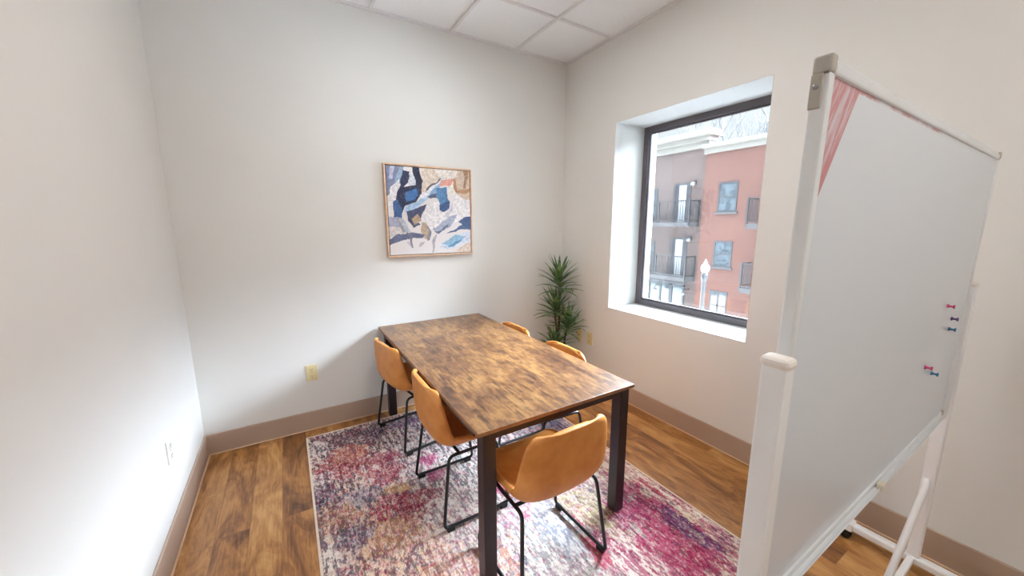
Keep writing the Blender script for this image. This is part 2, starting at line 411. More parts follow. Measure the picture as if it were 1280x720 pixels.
    region(-1.32, -1.93, .05, .10, (206, 96, 116), (190, 80, 100))
    region(-1.22, -1.98, .035, .26, (178, 60, 92), (140, 44, 82), ang=0.25)
    region(-1.38, -1.72, .07, .20, (222, 216, 212), (150, 152, 162))
    region(-0.715, -1.62, .05, .42, (244, 232, 222), (206, 166, 160), .75)
    region(-0.90, -1.55, .16, .16, (246, 236, 222), (206, 166, 164), .7)
    region(-1.20, -2.12, .10, .20, (240, 228, 218), (196, 120, 136), .65)
    region(-0.71, -2.10, .035, .20, (246, 238, 224), (200, 130, 140), .7)
    region(-0.735, -1.78, .02, .12, (190, 80, 108), (150, 40, 78), .9)
    region(-2.38, -0.36, .07, .10, (230, 216, 214), (110, 104, 116), .7)
    region(-2.36, -0.68, .06, .07, (232, 214, 214), (130, 110, 120), .7)
    region(-2.40, -1.30, .05, .10, (234, 222, 216), (130, 120, 120), .7)
    region(-1.86, -1.28, .10, .10, (236, 226, 222), (170, 156, 154), .7)
    TH = 0.009
    me = bpy.data.meshes.new('rug_pile'); verts = np.stack([X, Y, np.full_like(X, TH)], -1).reshape(-1, 3)
    idx = np.arange(nx * ny).reshape(ny, nx)
    faces = np.stack([idx[:-1, :-1], idx[:-1, 1:], idx[1:, 1:], idx[1:, :-1]], -1).reshape(-1, 4)
    cx, cy = (RX0 + RX1) / 2, (RY0 + RY1) / 2
    verts = verts - np.array([cx, cy, 0])
    me.from_pydata(verts.tolist(), [], faces.tolist()); me.update()
    for nm, C in (('tint_a', A), ('tint_b', B)):
        at = me.color_attributes.new(nm, 'FLOAT_COLOR', 'POINT')
        at.data.foreach_set('color', np.concatenate([C.reshape(-1, 3), np.ones((nx * ny, 1))], 1).astype(np.float32).ravel())
    k = NT('abstract_rug_pile')
    a = k.n('ShaderNodeAttribute', attribute_name='tint_a'); b_ = k.n('ShaderNodeAttribute', attribute_name='tint_b')
    v = k.coords((1.0, 0.38, 1)); v2 = k.coords((1, 0.16, 1), loc=(4, 2, 0)); v0 = k.coords()
    f = k.math('ADD', k.math('MULTIPLY', k.noise(v, 70, 3, 0.7), 0.6), k.math('MULTIPLY', k.noise(v2, 45, 3, 0.6), 0.4))
    t = k.ramp(f, [(0.475, (0, 0, 0, 1)), (0.535, (1, 1, 1, 1))])
    c = k.mix(t, a.outputs['Color'], b_.outputs['Color'])
    sp1 = k.ramp(k.noise(v, 150, 2, 0.7), [(0.63, (0, 0, 0, 1)), (0.69, (1, 1, 1, 1))])
    c = k.mix(k.math('MULTIPLY', sp1, 0.6), c, rgb(238, 232, 226))
    sp2 = k.ramp(k.noise(k.coords((1, 0.45, 1), loc=(9, 5, 1)), 110, 2, 0.7), [(0.62, (0, 0, 0, 1)), (0.70, (1, 1, 1, 1))])
    dk = k.mix(0.6, b_.outputs['Color'], rgb(26, 26, 32))
    c = k.mix(k.math('MULTIPLY', sp2, 0.6), c, dk)
    k.l(c, k.b.inputs['Base Color']); k.b.inputs['Roughness'].default_value = 0.95; k.b.inputs['Specular IOR Level'].default_value = 0.1
    k.b.inputs['Sheen Weight'].default_value = 0.15
    k.bump(k.noise(v0, 320, 2), 0.5, 0.003)
    me.materials.append(k.m)
    root = MB().box((RX0 - cx, RY0 - cy, 0), (RX1 - cx, RY1 - cy, TH - 0.001), 0.003, 1).build('area_rug', simple('rug_backing', rgb(222, 200, 186), 0.9))
    root.location = (cx, cy, 0.0005)
    tag(root, 'multicoloured distressed abstract rug in pink, navy and cream under the table', 'rug')
    link(bpy.data.objects.new('rug_pile', me), root)
    m = MB(); b2 = 0.012
    for (p, q) in (((RX0, RY0), (RX0 + b2, RY1)), ((RX1 - b2, RY0), (RX1, RY1)), ((RX0 + b2, RY0), (RX1 - b2, RY0 + b2)), ((RX0 + b2, RY1 - b2), (RX1 - b2, RY1))):
        m.box((p[0] - cx, p[1] - cy, 0.0), (q[0] - cx, q[1] - cy, TH + 0.002), 0.003, 2)
    m.build('bound_edge', simple('rug_binding', rgb(232, 214, 200), 0.9, var=0.06, vscale=60), root)
rug()
RUGZ = 0.0095

# ------------------------------------------------------------------ table
TX0, TX1, TY0, TY1, TZ = -1.880, -0.987, -1.836, -0.020, 0.738
def table():
    cx, cy = (TX0 + TX1) / 2, (TY0 + TY1) / 2; hx, hy = (TX1 - TX0) / 2, (TY1 - TY0) / 2
    root = empty('dining_table', (cx, cy, RUGZ))
    tag(root, 'long brown wood-grain table with black steel legs on the colourful rug', 'table')
    zt = TZ - RUGZ
    m = MB(); m.box((-hx, -hy, zt - 0.018), (hx, hy, zt), 0.0025, 2)
    top = m.build('tabletop', [M_table, M_edge], root)
    for p in top.data.polygons:
        if abs(p.normal.z) < 0.5: p.material_index = 1
    m = MB(); z0, z1 = zt - 0.054, zt - 0.0185; i = 0.016; t = 0.022
    m.box((-hx + .02 + .06, -hy + i, z0), (hx - .02 - .06, -hy + i + t, z1), .002, 1); m.box((-hx + i + .06, hy - i - t - .04, z0), (hx - i - .06, hy - i - .04, z1), .002, 1)
    m.box((-hx + i, -hy + i + .06, z0), (-hx + i + t, hy - i - .1, z1), .002, 1); m.box((hx - i - t, -hy + i + .06, z0), (hx - i, hy - i - .1, z1), .002, 1)
    m.build('apron', M_black, root)
    for sx in (-1, 1):
        for sy in (-1, 1):
            xa = sx * (hx - 0.02 - 0.03) + (0.010 if sx < 0 else 0); ya = sy * (hy - 0.016 - 0.03) - (0.026 if sy > 0 else 0); zb = -RUGZ if sy > 0 else 0.0
            MB().box((xa - .03, ya - .03, zb + 0.0045), (xa + .03, ya + .03, zt - 0.0182), .003, 2).build('leg', M_black, root)
            MB().box((xa - .026, ya - .026, zb), (xa + .026, ya + .026, zb + 0.0045), .001, 1).build('foot_pad', M_rubber, root)
table()

# ------------------------------------------------------------------ chairs
def chair_proto():
    root = empty('dining_chair')
    # centre-line profile (y forward, z up): seat front -> seat -> back top
    prof = [(0.215, 0.428), (0.200, 0.444), (0.15, 0.449), (0.06, 0.438), (-0.03, 0.426), (-0.10, 0.419), (-0.148, 0.427), (-0.180, 0.455), (-0.194, 0.51), (-0.199, 0.59), (-0.203, 0.66), (-0.210, 0.740)]
    P = [Vector((0, y, z)) for y, z in prof]
    L = [0.0]
    for a, b in zip(P, P[1:]): L.append(L[-1] + (b - a).length)
    tot = L[-1]
    def sample(s):
        for i in range(len(L) - 1):
            if s <= L[i + 1] + 1e-9:
                t = (s - L[i]) / (L[i + 1] - L[i])
                p0, p1, p2, p3 = P[max(i - 1, 0)], P[i], P[i + 1], P[min(i + 2, len(P) - 1)]
                return 0.5 * ((2 * p1) + (p2 - p0) * t + (2 * p0 - 5 * p1 + 4 * p2 - p3) * t * t + (3 * p1 - p0 - 3 * p2 + p3) * t ** 3)
        return P[-1]
    kv = [0, .12, .3, .46, .56, .66, .8, .92, 1.0]
    kw = [.205, .222, .232, .236, .237, .236, .228, .212, .198]
    kc = [.008, .018, .044, .080, .088, .066, .048, .042, .036]
    def curve(s):
        f = s / tot; p = sample(s); d = (sample(min(s + .004, tot)) - sample(max(s - .004, 0))).normalized()
        n = Vector((0, -d.z, d.y)) * -1
        w = float(np.interp(f, kv, kw)); c = float(np.interp(f, kv, kc)); r = 0.06
        for e_ in (s, tot - s):
            if e_ < r: w -= r - math.sqrt(max(0, r * r - (r - e_) ** 2)) * 1.0 if False else (r - math.sqrt(max(0.0, r * r - (r - e_) ** 2))) * .8
        return p, n, w, c
    nv, nu = 40, 24; rows = []
    S = [tot * 0.5 * (1 - math.cos(PI * i / (nv - 1))) * .6 + tot * i / (nv - 1) * .4 for i in range(nv)]
    def surf(s, u):
        p, n, w, c = curve(s); f = s / tot
        q = p + n * (c * abs(u) ** 2.6) + Vector((w * math.sin(u * PI / 2 * .92) / math.sin(PI / 2 * .92), 0, 0))
        if f > .75: q.z -= .022 * ((f - .75) / .25) * abs(u) ** 2.2      # top rim drops to its corners
        return q
    us = [-1 + 2 * k / (nu - 1) for k in range(nu)]
    m = MB(); m.grid([[surf(s, u) for u in us] for s in S])
    sh = m.build('bucket_seat', M_leather, root)
    for f in sh.data.polygons: f.use_smooth = True
    so = sh.modifiers.new('s', 'SOLIDIFY'); so.thickness = 0.026; so.offset = 0.0
    sb = sh.modifiers.new('u', 'SUBSURF'); sb.levels = 1; sb.render_levels = 1
    bake(sh)
    for f in sh.data.polygons: f.use_smooth = True
    # stitched piping just inside the rim, following the shell's inner face
    loop = []
    ue = .93; se = .018
    def inner(s, u):
        q = surf(s, u); du = surf(s, min(u + .02, 1)) - surf(s, max(u - .02, -1)); ds = surf(min(s + .004, tot), u) - surf(max(s - .004, 0), u)
        nn = du.cross(ds).normalized()
        if nn.dot(curve(s)[1]) < 0: nn = -nn
        return q + nn * .0135
    N = 40
    for i in range(N): loop.append(inner(se + (tot - 2 * se) * i / N, ue))
    for i in range(20): loop.append(inner(tot - se, ue - 2 * ue * i / 20))
    for i in range(N): loop.append(inner(tot - se - (tot - 2 * se) * i / N, -ue))
    for i in range(21): loop.append(inner(se, -ue + 2 * ue * i / 20))
    m = MB(); m.tube(loop, .0022, 6, caps=False); m.build('piping', M_pipe, sh)
    # side frames: runner on the floor, two risers, rail under the seat
    R = .0085
    for sx in (-1, 1):
        xb = sx * .2375; xt = sx * .205; zr = .012 + R
        pts = [(xt, .02, .392), (xt, -.140, .388), (xb - sx * .003, -.188, .05), (xb, -.190, zr), (xb, .190, zr), (xb - sx * .003, .186, .05), (xt, .125, .400), (xt, .02, .392)]
        path = arc_path(pts[:1] + [pts[1]] + [pts[3]] + [pts[4]] + [pts[6]] + [pts[7]], .032, 6)
        m = MB(); m.tube(path, R, 10); fr = m.build('sled_leg', M_blackrod, root)
        for yy in (-.155, .155):
            MB().box((xb - .0115, yy - .02, 0), (xb + .0115, yy + .02, .026), .003, 2).build('foot_cap', M_rubber, fr)
    for yy in (-.085, .085):
        m = MB(); m.tube([(-.205, yy, .390), (-.1, yy, .386), (.1, yy, .386), (.205, yy, .390)], .008, 8); m.build('crossbar', M_blackrod, root)
    m = MB().box((-.075, -.085, .394), (.075, .085, .414), .003, 1); m.build('mounting_plate', M_blackrod, root)
    return root
ch = chair_proto(); Gc = 'cognac bucket chairs around the table'
def put(o, x, y, deg, label):
    o.location = (x, y, RUGZ + .0005); o.rotation_euler = (0, 0, math.radians(deg)); tag(o, label, 'chair', Gc); return o
put(ch, -1.539, -1.797, 1.2, 'tan leather bucket chair at the near short end of the table')
for a in ((-1.710, -1.228, -90, 'tan leather bucket chair left of the table, just behind the near left table leg'),
          (-1.747, -0.470, -81, 'tan leather bucket chair at the left long side of the table, nearest the back wall'),
          (-1.125, -1.215, 90, 'tan leather bucket chair at the window side of the table, nearer the camera'),
          (-1.135, -0.610, 90, 'tan leather bucket chair at the window side of the table, beside the potted plant')):
    put(copy_tree(ch), *a)

# ------------------------------------------------------------------ framed painting
PIC = dict(x0=-1.772, x1=-1.042, z0=1.290, z1=2.008)
def painting():
    x0, x1, z0, z1 = PIC['x0'], PIC['x1'], PIC['z0'], PIC['z1']; D = .045
    cx = (x0 + x1) / 2
    root = empty('framed_painting', (cx, 0, z0)); tag(root, 'square abstract blue, white and tan painting in a thin wood frame on the back wall', 'painting')
    hw = (x1 - x0) / 2; hh = z1 - z0; t = .012
    MF = simple('pale_wood_frame', rgb(222, 188, 158), 0.5, var=.12, vscale=30)
    for nm, a, b in (('frame_side', (-hw, -D, 0), (-hw + t, -.002, hh)), ('frame_side', (hw - t, -D, 0), (hw, -.002, hh)),
                     ('frame_rail', (-hw + t, -D, 0), (hw - t, -.002, t)), ('frame_rail', (-hw + t, -D, hh - t), (hw - t, -.002, hh))):
        MB().box(a, b, .0015, 1).build(nm, MF, root)
    MB().box((-hw + t, -.012, t), (hw - t, -.003, hh - t)).build('backing', simple('frame_gap', rgb(92, 66, 52), .7), root)
    g = .006
    # canvas corner points in the sketch grid -> unit square
    src = np.array([(165, 107), (583, 137), (584, 542), (187, 558)], float); dst = np.array([(0, 1), (1, 1), (1, 0), (0, 0)], float)
    A = []; bb = []
    for (X, Y), (u, v) in zip(src, dst):
        A.append([X, Y, 1, 0, 0, 0, -u * X, -u * Y]); bb.append(u); A.append([0, 0, 0, X, Y, 1, -v * X, -v * Y]); bb.append(v)
    h = np.append(np.linalg.solve(np.array(A), np.array(bb)), 1).reshape(3, 3)
    def tf(p):
        q = h @ np.array([p[0], p[1], 1.0]); return q[:2] / q[2]
    n = 190; U, V = np.meshgrid(np.linspace(0, 1, n), np.linspace(0, 1, n))
    wu = (smooth_field(n, n, 14, 11) - .5) * .022 + (smooth_field(n, n, 40, 12) - .5) * .007
    wv = (smooth_field(n, n, 14, 13) - .5) * .022 + (smooth_field(n, n, 40, 14) - .5) * .007
    UU, VV = U + wu, V + wv
    img = np.ones((n, n, 3)) * np.array([226, 221, 222.])
    def inside(poly):
        r = np.zeros((n, n), bool); q = [tf(p) for p in poly]
        for i in range(len(q)):
            (xa, ya), (xb, yb) = q[i], q[(i + 1) % len(q)]
            if ya == yb: continue
            c = ((ya > VV) != (yb > VV)) & (UU < (xb - xa) * (VV - ya) / (yb - ya) + xa); r ^= c
        return r
    streak = smooth_field(n, n, 60, 21)
    def P(col, poly, tex=.10):
        mk = inside(poly); img[mk] = np.clip(np.array(col, float) * (1 + (streak[mk][:, None] - .5) * tex * 2), 0, 255)
    P((203, 182, 164), [(340, 100), (600, 120), (600, 290), (545, 275), (515, 250), (500, 180), (440, 180), (345, 245)])
    P((222, 214, 206), [(400, 120), (525, 125), (520, 165), (480, 185), (440, 175), (420, 160)])
    P((214, 200, 186), [(345, 125), (395, 130), (425, 175), (360, 235), (345, 200)])
    P((228, 222, 214), [(470, 200), (505, 180), (515, 235), (500, 260), (475, 250)])
    P((124, 134, 166), [(150, 100), (255, 105), (240, 200), (200, 230), (165, 270)])
    P((188, 192, 214), [(183, 108), (206, 110), (196, 175), (182, 172)])
    P((148, 172, 198), [(232, 115), (250, 118), (232, 205), (202, 215), (214, 165)])
    P((224, 222, 226), [(185, 220), (235, 180), (225, 260), (205, 300), (190, 360), (180, 300)])
    P((36, 46, 82), [(248, 130), (284, 140), (280, 190), (256, 215), (262, 270), (256, 330), (240, 370), (216, 365), (205, 330), (222, 250), (240, 190)])
    P((204, 208, 216), [(283, 140), (306, 165), (318, 205), (290, 216), (278, 216), (280, 190)])
    P((30, 38, 68), [(294, 110), (326, 112), (345, 190), (346, 250), (330, 256), (318, 215), (305, 160)])
    P((32, 42, 74), [(255, 216), (325, 205), (340, 262), (312, 300), (255, 312), (246, 280)])
    P((56, 106, 166), [(262, 238), (322, 222), (330, 255), (308, 282), (264, 294), (256, 272)])
    P((60, 96, 148), [(203, 290), (222, 280), (248, 330), (245, 372), (205, 370)])
    P((164, 192, 220), [(262, 312), (330, 290), (370, 240), (440, 178), (456, 195), (400, 252), (350, 300), (290, 346), (262, 345)])
    P((228, 227, 234), [(335, 268), (438, 170), (446, 180), (362, 275)])
    P((214, 152, 136), [(440, 186), (506, 174), (492, 206), (430, 213)])
    P((134, 164, 198), [(385, 245), (432, 213), (425, 242), (385, 268)])
    P((80, 90, 126), [(374, 268), (420, 242), (426, 264), (390, 280)])
    P((84, 130, 176), [(420, 226), (466, 215), (470, 270), (482, 288), (474, 332), (450, 342), (428, 325), (432, 300), (414, 264)])
    P((54, 82, 128), [(434, 305), (484, 284), (478, 325), (455, 342), (430, 324)])
    P((66, 74, 106), [(270, 346), (372, 303), (346, 350), (322, 398), (332, 410), (300, 420), (274, 386)])
    P((172, 148, 122), [(290, 374), (322, 350), (340, 385), (305, 412)])
    P((232, 229, 232), [(376, 300), (426, 290), (434, 335), (480, 346), (500, 310), (515, 255), (600, 310), (600, 362), (520, 392), (430, 412), (390, 442), (345, 396), (340, 380)])
    P((206, 204, 214), [(490, 300), (505, 290), (500, 330), (470, 370), (455, 370)])
    P((214, 208, 206), [(176, 412), (245, 425), (255, 450), (180, 480)])
    P((170, 172, 196), [(176, 370), (220, 372), (244, 425), (176, 412)])
    P((184, 190, 204), [(225, 372), (252, 375), (290, 444), (262, 444)])
    P((150, 148, 160), [(216, 372), (226, 372), (262, 444), (250, 446)])
    P((182, 162, 140), [(338, 394), (366, 400), (386, 440), (376, 482), (354, 476), (340, 440)])
    P((136, 132, 150), [(365, 400), (390, 440), (380, 484), (366, 486), (376, 450)])
    P((164, 170, 192), [(396, 432), (480, 364), (518, 358), (482, 420), (420, 452)])
    P((92, 100, 128), [(400, 442), (440, 432), (476, 400), (470, 418), (430, 446)])
    P((64, 90, 132), [(600, 358), (600, 430), (532, 433), (462, 454), (500, 430), (542, 410), (522, 394), (550, 374)])
    P((100, 106, 138), [(176, 482), (230, 455), (300, 444), (358, 458), (346, 477), (272, 476), (180, 508)])
    P((206, 214, 228), [(425, 525), (480, 470), (600, 436), (600, 485), (545, 500), (470, 530)])
    P((142, 180, 206), [(438, 500), (512, 455), (562, 468), (500, 512), (440, 508)])
    P((90, 140, 178), [(466, 516), (542, 474), (522, 500), (480, 518)])
    P((212, 196, 184), [(478, 560), (560, 500), (600, 488), (600, 560)])
    P((154, 118, 90), [(557, 135), (578, 138), (562, 226), (552, 226)])
    P((176, 134, 98), [(515, 236), (600, 222), (600, 243), (520, 252)])
    P((168, 126, 94), [(499, 178), (512, 174), (522, 242), (512, 246)])
    P((96, 88, 94), [(370, 222), (436, 172), (440, 178), (362, 244)])
    P((190, 186, 200), [(270, 490), (285, 485), (300, 520), (290, 525)]); P((186, 182, 194), [(330, 500), (355, 490), (345, 515), (330, 520)])
    P((176, 170, 176), [(395, 470), (412, 450), (400, 540), (392, 545)])
    P((120, 116, 130), [(262, 444), (290, 446), (300, 520), (292, 520), (282, 460)])
    lum = np.where(img / 255 <= .04045, img / 255 / 12.92, ((img / 255 + .055) / 1.055) ** 2.4)
    cw = hw - t - g; cz0, cz1 = t + g, hh - t - g
    verts = np.stack([-cw + 2 * cw * U, np.full_like(U, -.041), cz0 + (cz1 - cz0) * V], -1).reshape(-1, 3)
    idx = np.arange(n * n).reshape(n, n); faces = np.stack([idx[:-1, :-1], idx[:-1, 1:], idx[1:, 1:], idx[1:, :-1]], -1).reshape(-1, 4)
    vl = verts.tolist(); fl = faces.tolist()
    # canvas sides, so the canvas has its depth
    ring = list(idx[0, :]) + list(idx[1:, -1]) + list(idx[-1, -2::-1]) + list(idx[-2:0:-1, 0])
    base = len(vl)
    for r in ring: vl.append([vl[r][0], -.013, vl[r][2]])
    for i in range(len(ring)): fl.append([int(ring[i]), base + i, base + (i + 1) % len(ring), int(ring[(i + 1) % len(ring)])])
    me = bpy.data.meshes.new('canvas'); me.from_pydata(vl, [], fl); me.update()
    at = me.color_attributes.new('paint', 'FLOAT_COLOR', 'POINT')
    cols = np.concatenate([lum.reshape(-1, 3), np.ones((n * n, 1))], 1); cols = np.concatenate([cols, np.array([cols[r] for r in ring])], 0)
    at.data.foreach_set('color', cols.astype(np.float32).ravel())
    k = NT('acrylic_on_canvas'); a = k.n('ShaderNodeAttribute', attribute_name='paint'); v = k.coords()
    f = k.noise(v, 60, 4, .6, 1.0); c = k.mix(k.math('MULTIPLY', k.ramp(f, [(.5, (0, 0, 0, 1)), (.75, (1, 1, 1, 1))]), .12), a.outputs['Color'], rgb(232, 230, 232))
    k.l(c, k.b.inputs['Base Color']); k.b.inputs['Roughness'].default_value = .6; k.bump(f, .2, .002); me.materials.append(k.m)
    link(bpy.data.objects.new('canvas', me), root)
    m = MB().tube([(0.0, -.004, hh - .002), (0.0, -.004, hh + .010)], .003, 6); m.build('hanger', M_steel, root)
painting()

# ------------------------------------------------------------------ outlets
def outlet(name, label, loc, rotz, mat, group, kind='duplex'):
    root = empty(name, loc, rotz); tag(root, label, 'outlet', group)      # local: plate in XZ, facing -Y
    MB().box((-.038, -.007, -.0615), (.038, 0, .0615), .003, 2).build('cover_plate', mat, root)
    if kind == 'duplex':
        for s in (-1, 1):
            m = MB(); m.lathe([(.0165, 0), (.0165, .0025), (.0155, .0032)], (0, 0, 0), 20, M=Matrix.Translation((0, -.0068, s * .0265)) @ Matrix.Rotation(PI / 2, 4, 'X'))
            f = m.build('receptacle', mat, root)
            m = MB()
            m.box((-.0075, -.0108, s * .0265 - .001), (-.0055, -.0096, s * .0265 + .008)); m.box((.0055, -.0108, s * .0265 - .001), (.0075, -.0096, s * .0265 + .008)); m.box((-.0022, -.0108, s * .0265 - .011), (.0022, -.0096, s * .0265 - .0065))
            m.build('slot', M_dark, f)
        MB().lathe([(.003, 0), (.003, .0015)], (0, 0, 0), 10, M=Matrix.Translation((0, -.0068, 0)) @ Matrix.Rotation(PI / 2, 4, 'X')).build('screw', M_steel, root)
    else:
        MB().box((-.0165, -.0095, -.033), (.0165, -.0068, .033), .001, 1).build('jack_panel', mat, root)
        MB().box((-.006, -.0108, -.006), (.006, -.0095, .006), .0005, 1).build('socket', M_dark, root)
    return root
outlet('wall_outlet', 'almond duplex outlet low on the back wall left of the table', (-2.373, 0, .45), 0, M_beige_pl, 'wall outlets')
outlet('wall_outlet', 'white outlet low on the left wall above the baseboard', (-W, -.742, .45), PI / 2, M_white_plate, 'wall outlets')
outlet('wall_outlet', 'almond wall plate behind the plant, the one closer to the corner', (0, -.305, .45), -PI / 2, M_beige_pl, 'wall outlets', 'jack')
outlet('wall_outlet', 'almond duplex outlet below the window, the right one of two beside the plant', (0, -.455, .45), -PI / 2, M_beige_pl, 'wall outlets')

# ------------------------------------------------------------------ plant
def plant():
    ox, oy = -.205, -.235
    root = empty('potted_dracaena', (ox, oy, 0)); tag(root, 'tall green spiky-leaved plant standing in the back corner by the window', 'plant')
    MB().lathe([(.085, 0), (.11, .0), (.135, .20), (.142, .24), (.15, .24), (.15, .265), (.138, .265), (.132, .23)], seg=32).build('pot', simple('charcoal_pot', rgb(58, 56, 56), .6), root)
    MB().lathe([(.02, .225), (.08, .232), (.131, .23)], seg=24).build('soil', simple('dark_soil', rgb(52, 40, 30), .95, var=.4, vscale=60, bump=.8, bscale=80), root)
    def leaf_mat():
        k = NT('dracaena_leaf'); v = k.coords(); f = k.noise(v, 14, 3)
        k.l(k.ramp(f, [(.3, rgb(44, 76, 48)), (.5, rgb(78, 116, 66)), (.70, rgb(150, 178, 116))]), k.b.inputs['Base Color'])
        k.b.inputs['Roughness'].default_value = .32; k.b.inputs['Coat Weight'].default_value = .2; return k.m
    ML = leaf_mat(); MT = simple('cane_bark', rgb(92, 70, 52), .8, var=.25, vscale=40, bump=.5, bscale=60)
    rs = random.Random(5)
    def head(c, n, ln, name='foliage', tilt=Vector((0, 0, 1)), span=.12):
        m = MB(); c = Vector(c)
        for i in range(n):
            f = i / (n - 1); az = i * 2.39996 + rs.uniform(-.2, .2)
            el = math.radians(2 + 70 * f ** .9 + rs.uniform(-7, 7)); l = ln * (1.0 - .16 * abs(f - .4)) * rs.uniform(.85, 1.1)
            b = c + tilt * (span * f)
            d = Vector((math.cos(az) * math.cos(el), math.sin(az) * math.cos(el), math.sin(el)))
            side = Vector((-math.sin(az), math.cos(az), 0)); pts = []
            wmax = rs.uniform(.0115, .0155); K = 9; droop = rs.uniform(.3, .75) * (1.15 - f)
            rowl = []
            pos = b.copy(); dd = d.copy()
            for k in range(K + 1):
                t = k / K; w = wmax * (0.55 + 1.3 * t if t < .3 else (1 - ((t - .3) / .7) ** 2.2)) + .0006
                nrm = side.cross(dd).normalized()
                rowl.append([pos - side * w, pos - nrm * (w * .35), pos + side * w])
                dd = (dd + Vector((0, 0, -droop * t * 2.2 / K))).normalized(); pos = pos + dd * (l / K)
            # keep the tips inside the room
            lim = []
            for row in rowl:
                lim.append([Vector((min(p.x, -ox - .012), min(p.y, -oy - .012), max(p.z, .28))) for p in row])
            m.grid(lim)
        ob = m.build(name, ML, root)
        so = ob.modifiers.new('s', 'SOLIDIFY'); so.thickness = .0012; bake(ob); return ob
    trunks = [((.01, .02), (.015, .03, .90)), ((-.03, -.02), (-.065, -.02, .70)), ((.035, -.03), (.045, -.07, .52)), ((-.05, .02), (-.10, -.06, .36))]
    for (bx, by), (tx, ty, tz) in trunks:
        pts = [(bx + (tx - bx) * t + .012 * math.sin(5 * t + bx * 40), by + (ty - by) * t + .01 * math.sin(4 * t + by * 60), .22 + (tz - .22) * t) for t in [i / 10 for i in range(11)]]
        MB().tube(pts, [.013 - .003 * i / 10 for i in range(11)], 10).build('stem', MT, root)
    head((.015, .03, .90), 46, .25, span=.16); head((-.065, -.02, .66), 42, .25, span=.12)
    head((.045, -.07, .49), 42, .24, span=.12); head((-.10, -.06, .34), 26, .22, span=.08)
plant()

